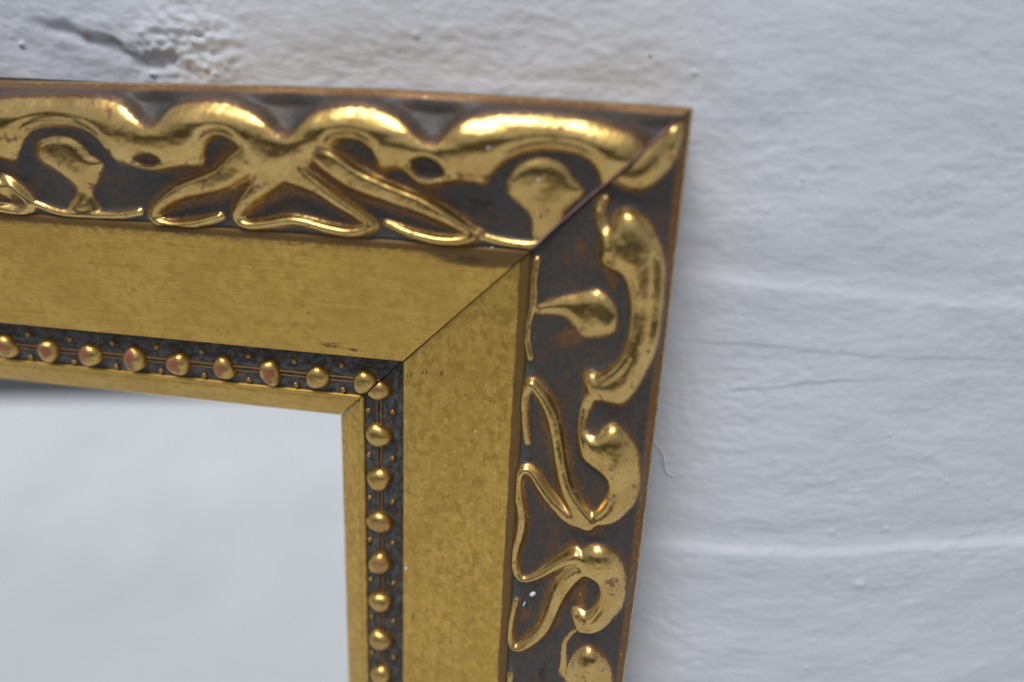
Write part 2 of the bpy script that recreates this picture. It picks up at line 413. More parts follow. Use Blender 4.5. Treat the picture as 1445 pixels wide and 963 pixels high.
# ------------------------------------------------------------------ carved pattern (mm: along the rail, across from its outer edge)
TRACE = {
'T':{'body':[[[151.79,6.09],[149.67,4.3],[147.19,3.18],[143.33,2.62],[132.73,1.99],[122.25,1.85],[118.37,2.72],[115.64,4.68],[113.2,7.29],[111.33,7.75],[109.37,6.4],[108.02,3.97],[105.69,2.54],[101.78,1.8],[95.83,1.47],[92.34,2.13],[89.47,3.04],[86.52,4.66],[83.44,7.32],[81.79,8.27],[80.22,7.99],[78.59,5.86],[76.3,3.21],[72.88,1.79],[67.65,1.07],[64.11,1.21],[60.85,1.78],[57.46,3.21],[54.75,5.55],[52.54,7.75],[50.72,8.11],[48.78,7.57],[47.62,5.29],[45.12,3.13],[41.71,1.87],[36.33,1.19],[28.64,1.1],[24.24,1.35],[20.43,1.72],[14.73,2.62],[11.25,4.0],[8.88,5.85],[7.95,7.95],[7.99,11.18],[10.56,15.0],[13.67,17.84],[16.24,16.85],[16.74,15.37],[17.34,12.8],[19.6,10.54],[22.7,9.51],[27.29,9.2],[31.06,9.76],[34.84,11.25],[37.12,12.87],[38.63,14.76],[39.71,16.82],[40.58,16.87],[42.57,16.21],[46.57,16.06],[43.16,16.87],[45.97,16.76],[48.01,17.59],[51.29,18.42],[53.73,18.17],[55.29,16.69],[57.27,15.25],[58.9,14.8],[60.97,15.66],[62.4,15.27],[63.18,13.96],[62.92,12.23],[63.89,10.95],[65.5,9.9],[67.37,9.5],[69.83,9.62],[71.68,10.48],[72.31,11.96],[73.68,12.61],[76.78,14.22],[80.31,17.38],[83.82,19.11],[87.92,18.48],[90.6,17.76],[91.31,14.8],[91.84,13.22],[92.16,11.89],[94.35,10.75],[96.61,10.28],[99.05,11.07],[100.64,13.17],[101.63,16.22],[103.26,17.05],[106.1,16.9],[109.97,17.95],[113.92,18.63],[117.5,17.88],[119.42,17.23],[122.47,17.51],[122.98,16.4],[123.82,15.51],[124.02,13.29],[125.37,11.59],[128.48,10.27],[133.08,9.76],[137.8,10.17],[141.54,11.46],[144.15,13.26],[145.91,15.92],[147.31,17.84],[149.71,18.29],[154.1,18.1]]],
'hole':[[[118.26,16.15],[116.17,15.03],[113.37,14.47],[111.18,15.02],[110.14,16.19],[112.95,16.61],[115.71,16.76]],[[55.62,13.55],[54.39,12.53],[51.97,12.06],[49.77,12.85],[48.17,14.66],[47.96,15.3],[49.97,15.8],[52.8,15.57],[54.42,14.63]]],
'rim':[[[38.83,14.78,0.68],[37.13,12.5,0.68],[34.86,10.74,0.68],[31.11,9.25,0.68],[27.33,8.66,0.68],[22.75,8.97,0.68],[19.64,10.0,0.68],[17.2,12.24,0.68],[15.99,15.33,0.68]],[[145.76,15.35,0.71],[143.56,12.6,0.71],[140.95,10.8,0.71],[137.78,9.54,0.71],[133.12,9.06,0.71],[128.44,9.54,0.71],[124.86,11.12,0.71],[123.25,13.62,0.71]],[[101.32,14.06,0.68],[100.62,12.32,0.68],[98.95,10.31,0.68],[96.61,9.53,0.68],[94.26,9.99,0.68],[91.95,12.09,0.68]],[[72.68,11.21,0.64],[71.89,9.65,0.64],[69.88,8.91,0.64],[67.01,8.84,0.64],[64.92,9.49,0.64],[63.28,10.92,0.64],[62.31,12.39,0.64]],[[119.07,16.76,0.63],[117.02,17.7,0.63],[113.76,18.05,0.63],[110.23,17.32,0.63],[105.86,16.4,0.63],[102.53,16.22,0.63]],[[56.04,14.53,0.64],[54.45,16.37,0.64],[52.05,17.12,0.64],[47.56,16.16,0.64],[43.95,16.14,0.64],[40.37,16.7,0.64]]],
'leaf':[[[[89.12,13.83,2.44],[93.59,16.2,2.25],[97.48,19.04,1.95],[102.67,20.77,1.76],[108.46,22.47,1.47],[113.25,25.22,1.17],[116.54,28.04,0.98],[115.44,29.75,0.88],[111.26,30.28,0.83],[105.8,29.47,0.73],[100.22,27.51,0.54]]],[[[85.73,16.62,2.69],[88.63,19.83,1.86],[91.45,22.23,1.47],[94.16,24.68,1.27],[95.99,26.89,1.07],[95.7,28.28,0.88],[93.35,29.04,0.83],[88.88,28.42,0.83],[83.84,27.14,0.88],[80.05,27.34,0.88],[75.43,28.41,0.88],[70.73,29.0,0.88],[66.94,28.46,0.83],[64.72,27.2,0.78]],[[81.54,16.38,2.44],[79.01,17.95,1.86],[75.56,19.7,1.47],[72.18,22.13,1.27],[68.35,24.57,0.98],[65.12,26.63,0.73]]],[[[74.55,13.04,1.81],[72.12,14.46,2.09],[68.95,16.82,2.0],[64.92,18.37,1.91],[59.64,20.13,1.72],[53.92,21.7,1.63],[48.65,23.9,1.36],[44.59,26.24,1.0],[41.92,27.32,0.73]],[[61.68,26.3,0.45],[57.75,27.82,0.68],[52.67,29.05,0.82],[47.59,29.32,0.91],[43.39,28.56,0.91],[41.3,27.27,0.73]]],[[[155.7,21.93,1.01],[153.09,22.18,1.17],[150.6,23.64,1.09],[148.0,25.93,0.92],[146.73,27.71,0.75],[149.37,29.66,0.75],[153.46,30.39,0.75],[159.03,30.34,0.67]]]],
'fan':[[[35.83,16.51],[33.98,13.37],[32.5,11.79],[29.47,10.6],[26.01,11.0],[23.63,12.42],[22.3,14.95],[19.5,16.67],[20.54,18.27],[23.12,20.39],[24.17,22.85],[24.67,24.71],[26.37,27.12],[29.14,28.78],[30.03,26.55],[29.72,23.23],[31.37,21.32],[34.6,19.16]],[[141.77,14.2],[138.78,12.55],[135.22,12.0],[131.85,12.2],[129.66,13.95],[128.86,16.16],[125.69,16.93],[127.37,19.51],[129.61,22.38],[131.21,24.07],[130.7,26.47],[128.69,28.38],[133.42,29.51],[138.71,29.04],[137.11,26.88],[133.91,24.44],[135.89,21.57],[139.08,19.4],[142.31,18.03]]],
'fanrim':[[[40.7,27.74,0.68],[37.38,28.42,0.68],[33.23,28.95,0.68],[29.14,28.9,0.68],[25.96,27.29,0.68],[24.02,25.7,0.68]],[[145.79,27.65,0.67],[142.27,28.78,0.67],[137.92,29.48,0.67],[130.67,29.25,0.67],[124.35,28.83,0.67],[119.69,27.71,0.67]]]},
'R':{'body':[[[2.59,0.68],[7.65,1.56],[10.98,2.76],[14.18,4.67],[16.22,7.69],[16.68,10.39],[15.68,12.74],[13.82,15.56],[9.97,12.18],[3.21,5.51]],[[21.63,13.66],[20.37,13.11],[19.53,11.22],[20.2,8.09],[22.53,5.4],[26.07,3.18],[29.69,1.84],[37.17,0.81],[44.4,0.81],[51.31,1.92],[56.1,3.55],[59.94,5.39],[62.42,7.83],[62.23,10.3],[61.27,12.85],[62.65,14.08],[65.19,14.69],[67.7,14.93],[69.73,14.4],[69.86,12.56],[67.3,11.42],[66.25,9.26],[66.98,6.94],[69.88,4.59],[73.26,2.53],[78.0,1.51],[83.28,1.42],[87.72,2.86],[91.04,5.76],[92.21,8.73],[92.65,12.49],[92.29,16.36],[90.67,17.46],[89.15,14.21],[89.19,12.3],[87.27,10.58],[84.51,9.33],[81.35,9.15],[78.79,10.3],[77.64,12.81],[76.46,15.14],[74.48,16.23],[70.6,17.1],[67.6,17.15],[64.46,16.39],[61.63,15.52],[58.65,16.58],[55.85,16.99],[55.19,16.62],[54.38,16.06],[55.06,13.39],[52.82,10.76],[50.22,9.13],[46.27,8.03],[41.92,8.0],[38.13,8.62],[34.42,9.67],[32.75,10.82],[32.54,12.64],[31.75,15.06],[30.38,16.18],[28.05,15.62],[24.92,16.02],[22.36,17.23],[19.34,18.07],[16.5,15.01],[17.73,14.02],[19.98,15.13],[23.04,14.72],[24.3,13.76],[23.82,13.36]],[[103.16,15.59],[97.92,13.25],[96.8,8.83],[99.14,5.01],[103.94,2.49],[109.5,1.79],[115.27,2.3],[118.95,4.76],[121.71,8.27],[122.84,11.71],[122.12,13.58],[119.24,14.51],[116.51,14.95],[115.12,13.74],[116.16,10.84],[112.67,8.9],[108.83,8.55],[106.24,10.28],[106.17,12.58],[107.17,14.82],[110.19,16.47],[108.73,17.05]],[[136.97,14.98],[130.73,13.98],[125.62,11.01],[126.38,7.16],[131.1,3.64],[138.14,1.77],[150.06,0.64],[150.0,15.03]]],
'hole':[],'rim':[[[20.56,16.85,0.63],[24.04,16.1,0.63],[26.19,15.02,0.63],[28.85,14.33,0.63],[30.76,15.29,0.63],[31.91,12.7,0.63],[32.62,10.38,0.63],[35.79,8.72,0.63],[41.91,7.54,0.63],[46.26,7.66,0.63],[50.71,8.71,0.63],[53.56,10.69,0.63],[55.91,13.31,0.63]],[[60.94,15.81,0.63],[65.54,16.81,0.63],[70.5,16.64,0.63],[74.4,15.77,0.63],[76.04,14.8,0.63],[77.21,12.38,0.63],[78.64,9.72,0.63],[81.35,8.68,0.63],[84.51,8.86,0.63],[87.61,10.08,0.63],[89.96,12.71,0.63]],[[116.93,14.31,0.55],[121.29,13.5,0.55],[122.05,11.77,0.55],[120.84,8.58,0.55],[117.91,5.56,0.55]],[[110.34,16.93,0.55],[106.84,15.08,0.55],[105.53,12.64,0.55],[105.66,10.1,0.55],[108.84,8.09,0.55],[112.97,8.32,0.55],[116.78,10.55,0.55]],[[121.65,12.52,0.92],[125.13,15.12,0.92],[128.84,15.96,0.92],[132.87,15.42,1.1],[136.56,15.75,1.29]],[[29.26,3.49,0.73],[34.79,2.49,0.73],[41.93,2.14,0.73],[47.79,2.56,0.73]]],
'leaf':[[[[91.43,13.31,1.95],[88.1,15.96,1.66],[84.43,18.41,1.37],[79.51,19.98,1.27],[74.06,21.19,1.27],[68.21,22.46,1.27],[63.7,24.68,1.17],[60.97,27.02,0.98],[59.51,28.54,0.78],[62.66,29.65,0.63],[67.22,29.63,0.63],[71.74,28.94,0.54],[75.03,28.27,0.39]]],[[[91.54,14.5,1.66],[91.48,17.4,1.56],[88.89,21.02,1.37],[85.44,24.23,1.17],[82.08,26.7,0.98],[81.29,28.5,0.88],[83.32,29.88,0.83],[86.88,29.89,0.83],[91.69,28.92,0.88],[96.07,28.28,0.88],[100.77,28.84,0.88]],[[89.46,29.68,0.83],[92.91,28.54,0.87],[97.1,28.17,0.87],[101.62,29.12,0.83],[105.06,29.82,0.78],[108.92,29.62,0.73],[111.47,28.5,0.69],[111.86,26.58,0.69],[109.92,23.72,0.73],[106.64,20.53,0.92],[103.3,17.45,1.19],[101.4,14.81,1.56]]],[[[105.27,14.04,1.56],[108.58,16.59,1.65],[114.22,18.57,1.47],[120.33,19.85,1.29],[124.89,21.27,1.19],[129.25,24.03,1.01],[132.76,27.34,0.83],[132.17,29.28,0.69],[128.99,29.85,0.6],[123.24,29.48,0.55],[118.37,28.63,0.41]]]],
'fan':[[[42.56,29.15],[40.06,24.64],[38.84,20.88],[37.86,18.14],[36.62,15.92],[38.21,12.8],[41.08,10.7],[44.42,10.48],[46.95,12.23],[47.7,15.44],[47.85,17.8],[45.78,19.39],[43.63,21.48],[43.68,24.88],[43.89,28.58]]],
'fanrim':[[[31.83,28.69,0.63],[36.69,29.26,0.63],[40.55,28.78,0.63],[45.63,29.71,0.63],[49.62,30.04,0.63],[54.21,28.81,0.63]]]}}

DS = 0.25
GS = np.arange(-14, 262, DS); GT = np.arange(-2, 32.01, DS)
GX, GY = np.meshgrid(GS, GT, indexing='ij')
def in_poly(P):
    sel = (GS > min(q[0] for q in P) - 1) & (GS < max(q[0] for q in P) + 1)
    X, Y = GX[sel], GY[sel]
    r = np.zeros(X.shape, bool)
    for (ax, ay), (bx, by) in zip(P, P[1:] + P[:1]):
        if ay == by: continue
        c = (ay > Y) != (by > Y)
        r ^= c & (X < (bx - ax) * (Y - ay) / (by - ay) + ax)
    out = np.zeros(GX.shape, bool); out[sel] = r
    return out
def smooth_poly(P, it=2):
    for _ in range(it):
        P = [q for a, b in zip(P, P[1:] + P[:1]) for q in ((a[0] * .75 + b[0] * .25, a[1] * .75 + b[1] * .25), (a[0] * .25 + b[0] * .75, a[1] * .25 + b[1] * .75))]
    return P
def smooth_line(P, it=2):
    for _ in range(it):
        Q = [P[0]]
        for a, b in zip(P[:-1], P[1:]):
            Q += [[a[i] * .75 + b[i] * .25 for i in range(3)], [a[i] * .25 + b[i] * .75 for i in range(3)]]
        P = Q + [P[-1]]
    return P
def stroke(P):
    """normalised distance 0 on the line .. 1 on its border, and the local radius"""
    P = smooth_line(P)
    D = np.full(GX.shape, 9.0); Rr = np.ones(GX.shape)
    for (ax, ay, ar), (bx, by, br) in zip(P[:-1], P[1:]):
        m = max(ar, br) * 1.6
        i0, i1 = np.searchsorted(GS, (min(ax, bx) - m, max(ax, bx) + m))
        if i0 == i1: continue
        X, Y = GX[i0:i1], GY[i0:i1]
        vx, vy = bx - ax, by - ay
        k = np.clip(((X - ax) * vx + (Y - ay) * vy) / max(vx * vx + vy * vy, 1e-9), 0, 1)
        r = ar + (br - ar) * k
        d = np.hypot(X - ax - k * vx, Y - ay - k * vy) / r
        b = d < D[i0:i1]
        D[i0:i1][b] = d[b]; Rr[i0:i1][b] = r[b]
    return D, Rr
def inflate(mask, it=500):
    u = np.zeros(mask.shape); f = mask * (DS * DS)
    w = np.nonzero(mask.any(1))[0]; i0, i1 = max(w[0] - 1, 0), w[-1] + 2
    u = u[i0:i1]; f = f[i0:i1]; mk = mask[i0:i1].astype(float)
    for _ in range(it):
        p = np.pad(u, 1)
        u = 0.25 * (p[:-2, 1:-1] + p[2:, 1:-1] + p[1:-1, :-2] + p[1:-1, 2:] + f) * mk
    out = np.zeros(mask.shape); out[i0:i1] = np.sqrt(3 * u)
    return out
def shift_s(A, mm):
    n = int(round(mm / DS)); out = np.zeros_like(A); out[n:] = A[:-n]; return out
def shift_t(A, mm):
    n = int(round(mm / DS)); out = np.zeros_like(A); out[:, n:] = A[:, :-n]; return out
def carve(tr, cut, period, rub):
    body = np.zeros(GX.shape, bool)
    for P in tr['body']: body |= in_poly(smooth_poly(P))
    hole = np.zeros(GX.shape, bool)
    for P in tr['hole']: hole |= in_poly(smooth_poly(P))
    bm_ = body & ~hole
    hb = blur(inflate(body), 1.3)
    hb = 5.6 * np.tanh(0.95 * hb / 5.6)
    hh = blur(inflate(hole, 120), 1.0) if hole.any() else hb * 0
    hb = np.maximum(hb - 2.6 * np.clip(hh, 0, 1.2), 0) if hole.any() else hb
    rim = np.zeros(GX.shape); groove = np.zeros(GX.shape); bodyf0 = blur(bm_.astype(float), 2.0)
    for P in tr['rim']:
        d, r = stroke(P); rim = np.maximum(rim, np.clip(1 - d * d, 0, 1)); groove = np.maximum(groove, np.exp(-((d - 1.75) / 0.45)**2))
    hb = np.maximum(hb, 0.8 * blur(hb, 6.0))
    hb = hb + 0.65 * rim - 0.4 * groove * bodyf0
    bodyf = blur(bm_.astype(float), 1.2)
    gb = np.minimum(bodyf, blur(shift_t(bm_.astype(float), rub), 3.0))
    gb = np.maximum(np.maximum(gb, 0.8 * rim), 0.36 * blur(bm_.astype(float), 7.0))
    layers, gil = [hb], [gb]
    for L in tr['leaf']:
        hl = np.zeros(GX.shape); gl = np.zeros(GX.shape)
        for P in L:
            d, r = stroke([[a, b, c * 1.36 + 0.14] for a, b, c in P])
            ridge = np.clip(1 - d * d, 0, 1)
            hl = np.maximum(hl, r * 1.45 * ridge**0.7 + 0.25 * np.clip(1 - (np.abs(d - 0.42) / 0.25)**2, 0, 1))
            gl = np.maximum(gl, np.maximum(sstep(d, 1.10, 0.85), 0.37 * sstep(d, 2.5, 1.0)))
        layers.append(np.minimum(hl, 2.9)); gil.append(gl)
    for P in tr['fan']:
        m = in_poly(smooth_poly(P)); hf = blur(inflate(m, 300), 2.0)
        layers.append(2.6 * np.tanh(0.6 * hf / 2.6)); gil.append(blur(m.astype(float), 2.4) * 0.97)
    for P in tr['fanrim']:
        d, r = stroke([[a, b, c * 1.2 + 0.1] for a, b, c in P]); layers.append(1.3 * np.sqrt(np.clip(1 - d * d, 0, 1))); gil.append(sstep(d, 1.1, 0.7))
    H = np.stack(layers)
    ident = np.where(H.max(0) > 0.12, H.argmax(0) + 1, 0)
    nb = len(layers)
    h = blur(np.maximum(H.max(0), 0.6 * blur(H.max(0), 7.0)), 1.5); g = np.stack(gil).max(0)
    # repeat beyond the part seen in the picture
    k = sstep(GX, cut - 3, cut + 3)
    h = h * (1 - k) + shift_s(h, period) * k
    g = g * (1 - k) + shift_s(g, period) * k
    ids = shift_s(ident, period); ids = np.where(ids > 0, ids + nb, 0)
    ident = np.where(GX < cut, ident, ids)
    names = ['scroll'] + ['leaf'] * len(tr['leaf']) + ['fan'] * len(tr['fan']) + ['fan_rim'] * len(tr['fanrim'])
    return h, g, ident, names * 2
def sample(A, s, t, nearest=False):
    x = np.clip((s - GS[0]) / DS, 0, len(GS) - 2.001); y = np.clip((t - GT[0]) / DS, 0, len(GT) - 2.001)
    if nearest:
        return A[np.round(x).astype(int), np.round(y).astype(int)]
    i, j = x.astype(int), y.astype(int); fx, fy = x - i, y - j
    return (A[i, j] * (1 - fx) * (1 - fy) + A[i + 1, j] * fx * (1 - fy) + A[i, j + 1] * (1 - fx) * fy + A[i + 1, j + 1] * fx * fy)

# ------------------------------------------------------------------ mirror
mirror = bpy.data.objects.new('mirror', None)
COL.objects.link(mirror)
mirror['label'] = 'ornate gilded mirror, corner of its scrollwork frame with beaded inner edge'
mirror['category'] = 'mirror'
RAIL = 245.0
BT, BH = [0, .5, 1.6, 2.8, 4.2, 5.5, 8, 11, 16, 22, 27, 29.2, 30.2], [18.3, 19.6, 20.3, 20.5, 20.4, 21.0, 21.8, 21.9, 21.0, 19.7, 19.0, 19.0, 18.9]
def base_h(tn):
    fine_t = np.linspace(0, 30.2, 303); f = np.interp(fine_t, BT, BH)
    k = np.exp(-0.5 * (np.arange(-8, 9) / 4)**2); k /= k.sum()
    fs = np.convolve(np.pad(f, 8, mode='edge'), k, mode='valid')
    fs = np.where(fine_t < 1.2, f, fs)
    return np.interp(tn, fine_t, fs)

def make_rail(kind, first):
    top = kind == 'T'
    def P3(s, t, h):
        s, t, h = np.broadcast_arrays(s, t, h)
        return np.stack([(-s if top else -t) * MM, -h * MM, (-t if top else -s) * MM], -1)
    lift = 0.5 if top else 0.0
    gap = 0.16
    def bow(s):      # the old top rail has warped a little
        return np.interp(s, [0, 20, 40, 62, 85, 109, 130, 150, 200], [0, -.45, -.85, -1.0, -.75, -.16, .35, .8, 1.0]) if top else np.interp(s, [0, 50, 85, 110, 140], [0, -.3, -.42, -.4, -.1])
    tr = TRACE[kind]
    Hf, Gf, If, names = carve(tr, 152.0 if top else 141.0, 105.5 if top else 105.9, 2.1 if top else 0.5)
    # the rail's body of wood: outer side, back and mitred end
    prof = [(0.15, 0.0), (0.15, 18.0), (3, 19.4), (9, 21.0), (20, 20.0), (29.4, 17.6), (30.4, 17.8), (59.4, 11.6), (60.3, 7.9), (71.4, 7.6), (72.2, 8.0), (79.6, 3.6), (79.93, 3.8), (79.93, 0.0)]
    V, F = [], []
    n = len(prof)
    for q in (gap, RAIL):
        for t_, h_ in prof: V.append(P3(q + t_, t_, h_ + (lift if h_ > 0 else 0)))
    F = [(i, (i + 1) % n, n + (i + 1) % n, n + i) for i in range(n)]
    bm = bmesh.new(); vs_ = [bm.verts.new(tuple(v)) for v in V]
    for f in F: bm.faces.new([vs_[i] for i in f])
    bm.faces.new(vs_[:n]); bm.faces.new(vs_[n:])
    bmesh.ops.recalc_face_normals(bm, faces=bm.faces)
    me = bpy.data.meshes.new('frame_rail'); bm.to_mesh(me); bm.free()
    rail = link('frame_rail', me, M_CORE, mirror)
    rail['label'] = 'bowed upper rail of the frame with bright crest' if top else 'upright rail of the frame with darker scrolls'
    flip = top
    def sheet(name, tn, h, mat, qs, extra=None, normals=True):
        """profile (tn across, h height) swept along the rail and cut at the mitre"""
        tn = np.asarray(tn, float); h = np.asarray(h, float)
        s = qs[:, None] + tn[None, :] + gap
        t_ = np.broadcast_to(tn[None, :], s.shape)
        hh = np.broadcast_to(h[None, :], s.shape) + lift
        V = P3(s, t_, hh).reshape(-1, 3)
        at = {'rail': ('FLOAT_VECTOR', np.stack([s + (0 if top else 400), t_, hh], -1).reshape(-1, 3))}
        if extra: at.update({k: ('FLOAT', f(s, t_).reshape(-1)) for k, f in extra.items()})
        me = raw_mesh(name, V, grid_faces(len(qs), len(tn), flip), at)
        return link(name, me, mat, rail)
    # carved band: one relief, split into ground, scrolls, leaves and fans
    dq = 0.22
    qs = np.concatenate([np.arange(0, 172, dq), np.arange(172, RAIL, 0.6)])
    tn = np.concatenate([[0.0, 0.0, 0.0], [0.12, 0.3], np.arange(0.5, 30.21, 0.22)])
    s = qs[:, None] + tn[None, :] + gap
    b = bow(s)
    tt = np.broadcast_to(tn[None, :], s.shape)
    ta = tt + b * (1 - np.clip(tt, 0, 30) / 30)
    rel = sample(Hf, s, ta); gi = sample(Gf, s, ta)
    fade = sstep(tt, 0.6, 2.2)
    warp = 0.22 * perlin(s / 8, tt / 6, 21 + top) + 0.05 * perlin(s / 3.1, tt / 2.6, 23 + top) + 0.025 * perlin(s / 1.1, tt / 1.1, 24) + 0.02 * perlin(s / 2.1 + 9, tt / 1.8, 25) * np.clip(rel, 0, 1)
    h = base_h(tt) + rel * fade + warp * fade + lift
    h[:, 0] = 1.0; h[:, 1] = 16.0
    end = sstep(tt, 29.5, 30.2); h = h - 0.4 * end * (1 - np.clip(rel, 0, 1))
    gi = gi * fade
    if not top: gi = np.maximum(gi, 0.42 * sstep(perlin(s / 9 + 4, tt / 8, 43), 0.25, 0.75) * sstep(tt, 9, 13) * sstep(tt, 29, 26))
    if not top: gi = gi * (0.88 + 0.30 * perlin(s / 8, tt / 6, 41))
    strip = sstep(tt, 2.2 if top else 2.9, 1.5 if top else 2.0) * 0.37               # bronze line along the outer arris
    edge = sstep(tt, 0.8, 0.35) * 0.58
    gi = np.maximum(gi, np.maximum(strip, edge))
    dust = sstep(tt, 26.5, 29.6) * 0.75 * (1 - sstep(rel, 0.3, 0.9)) + 0.22 * (1 - sstep(rel, 0.05, 0.5)) * sstep(tt, 20, 26)
    V = P3(s, ta, h)
    # smooth normals of the whole relief so that its pieces join without seams
    du = np.gradient(V, axis=0); dv = np.gradient(V, axis=1)
    nn = np.cross(du, dv); nn /= np.linalg.norm(nn, axis=-1, keepdims=True) + 1e-20
    nn = nn if nn[50, 60, 1] < 0 else -nn
    Fq = grid_faces(len(qs), len(tn), flip)
    idv = sample(If, s, ta, True); idv[:, :5] = 0
    idv = idv.reshape(-1)
    fid = idv[Fq].max(1)
    Vf, nf = V.reshape(-1, 3), nn.reshape(-1, 3)
    rv = np.stack([s + (0 if top else 400), tt, h], -1).reshape(-1, 3); arf = ((sstep(s - tt - gap, 0.95, 0.3) * sstep(tt, 2.0, 4.0) * (1.0 if top else 0.0)).reshape(-1))
    gf, dfu = gi.reshape(-1), dust.reshape(-1)
    for k in np.unique(fid):
        fs = Fq[fid == k]
        if len(fs) < 40: continue
        u, inv = np.unique(fs, return_inverse=True)
        nm = 'band_ground' if k == 0 else names[k - 1]
        me = raw_mesh(nm, Vf[u], inv.reshape(fs.shape), {'rail': ('FLOAT_VECTOR', rv[u]), 'arris': ('FLOAT', arf[u]), 'gilt': ('FLOAT', gf[u]), 'dust': ('FLOAT', dfu[u])}, normals=nf[u])
        link(nm, me, M_RELIEF, rail)
    # bare cut along the mitre of the carved band
    m0 = V[0]; low = m0.copy(); low[:, 1] += 0.0035
    ed = np.concatenate([m0[3:], low[3:]]); k = len(m0) - 3
    me = raw_mesh('mitre_edge', ed, np.array([(i, i + 1, k + i + 1, k + i) for i in range(k - 1)]), smooth=False)
    link('mitre_edge', me, M_GESSO, rail)
    # flat gilt panel
    qp = np.concatenate([np.arange(0, 200, 1.0), [RAIL - 36]])
    def wear(s, t_):
        if top: return sstep(t_, 37.0, 30.2) * 0.66 + sstep(t_, 31.4, 30.7) * 0.7 + 0.75 * np.exp(-((s - t_ - 7) / 9)**2) * sstep(t_, 37, 32)
        return sstep(t_, 33.3, 31.6) * 1.0 + 0.15 * perlin(s / 7, t_ / 2.0, 31) * sstep(t_, 36, 33)
    def scuff(s, t_):
        q = s - t_
        r = 0.78 * np.exp(-(q / 0.9)**2) * (0 if top else 1) * (0.4 + 0.6 * sstep(t_, 45, 58))
        spots = [(78, 57.5, 5, 1.2), (82, 49.5, 2.5, .8), (72, 58.4, 2, .8), (43, 33, 6, 1.5)] if top else [(63.5, 58.5, 1.6, 1.3), (66, 59.3, 0.8, 1.0), (62, 54.5, 1.4, 2.2), (61.5, 50, 1.2, 2.0), (152, 34.5, 2, 0.4), (116.6, 58.4, 1.9, 0.45), (133, 57, 3, .3), (150, 33.4, 4, .3)]
        for a, c, ra, rc_ in spots: r = r + 0.85 * np.exp(-((s - a) / ra)**2 - ((t_ - c) / rc_)**2)
        return r
    tp = [29.95, 30.3, 30.9] + list(np.arange(32, 59.6, 1.0)) + [59.6, 60.0, 60.2, 60.25, 60.25]
    hp = [19.0, 19.45, 19.6] + [19.62 - (x - 30.9) * 0.2325 for x in np.arange(32, 59.6, 1.0)] + [12.95, 12.75, 12.4, 11.9, 8.0]
    sheet('flat_panel', tp, hp, M_PANEL, qp, {'wear': wear, 'scuff': scuff})
    # groove for the beads and the sight-edge lip
    tc = [60.3, 61, 62, 63, 65, 67, 69, 70.5, 71.3, 71.8]
    hc = [8.3, 8.35, 8.45, 8.7, 9.2, 9.3, 9.1, 8.6, 8.4, 8.3]
    qc = np.concatenate([np.arange(0, 190, 1.5), [RAIL - 70]])
    sheet('bead_groove', tc, hc, M_CHANNEL, qc)
    tl = [71.65, 71.7, 71.95, 72.4, 72.8, 73.05, 73.3, 73.7, 74.1, 76, 78, 79.4, 79.8, 79.95]
    hl = [8.0, 8.75, 9.05, 9.1, 8.9, 8.5, 8.25, 8.2, 8.1, 6.8, 5.4, 4.45, 4.1, 3.85]
    sheet('sight_lip', tl, hl, M_PANEL, qc, {'wear': lambda s, t_: 0.62 * np.exp(-((t_ - 73.5) / 0.35)**2), 'scuff': lambda s, t_: 0 * s})
    # twin string under the beads
    for off, rr in ((66.9, 0.25), (67.95, 0.17)):
        tube('bead_string', [tuple(P3(q_, off, 9.45 + lift)) for q_ in np.linspace(off + gap, RAIL, 60)], rr * MM, M_STRING, rail, 6)
    # beads and the seed pearls between them
    pos = [70.89 + 12.48 * i for i in range(14)] if top else [69.31 + 12.67 * i for i in range(14)]
    to_world = Matrix(((-1, 0, 0), (0, 0, -1), (0, -1, 0))) if top else Matrix(((0, -1, 0), (0, 0, -1), (-1, 0, 0)))
    def place(o, s_, t_, h_, spin=0.0, size=(1, 1, 1)):
        o.matrix_parent_inverse = Matrix()
        Mx = (to_world @ Matrix.Rotation(spin, 3, 'Z') @ Matrix.Diagonal(size)).to_4x4()
        Mx.translation = Vector(tuple(P3(s_, t_, h_)))
        o.matrix_basis = Mx
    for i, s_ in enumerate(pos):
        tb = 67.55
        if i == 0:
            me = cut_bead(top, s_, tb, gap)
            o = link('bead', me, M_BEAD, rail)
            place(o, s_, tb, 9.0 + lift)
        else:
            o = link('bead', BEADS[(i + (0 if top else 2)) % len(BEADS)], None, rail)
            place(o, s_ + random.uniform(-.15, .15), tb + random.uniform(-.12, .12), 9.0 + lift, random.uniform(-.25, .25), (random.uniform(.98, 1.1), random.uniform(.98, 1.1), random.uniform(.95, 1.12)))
        o['rubbed'] = [0.1, 0.3, 1.0, 1.0, 1.0, 1.0, 1.0, 1.0, 0.9, 1.0][i % 10] if top else [0.4, 0.1, 0.2, 0.45, 0.6, 0.35, 0.3, 0.2][i % 8]
        sm = s_ + 6.2
        for tpz, me in ((64.0, PEARL_A), (70.5, PEARL_B)):
            if sm - tpz > 0.6:
                o = link('pearl', me, None, rail)
                place(o, sm + random.uniform(-.3, .3), tpz + random.uniform(-.12, .12), 8.8 + lift, random.uniform(0, 6))
    return rail, P3, lift

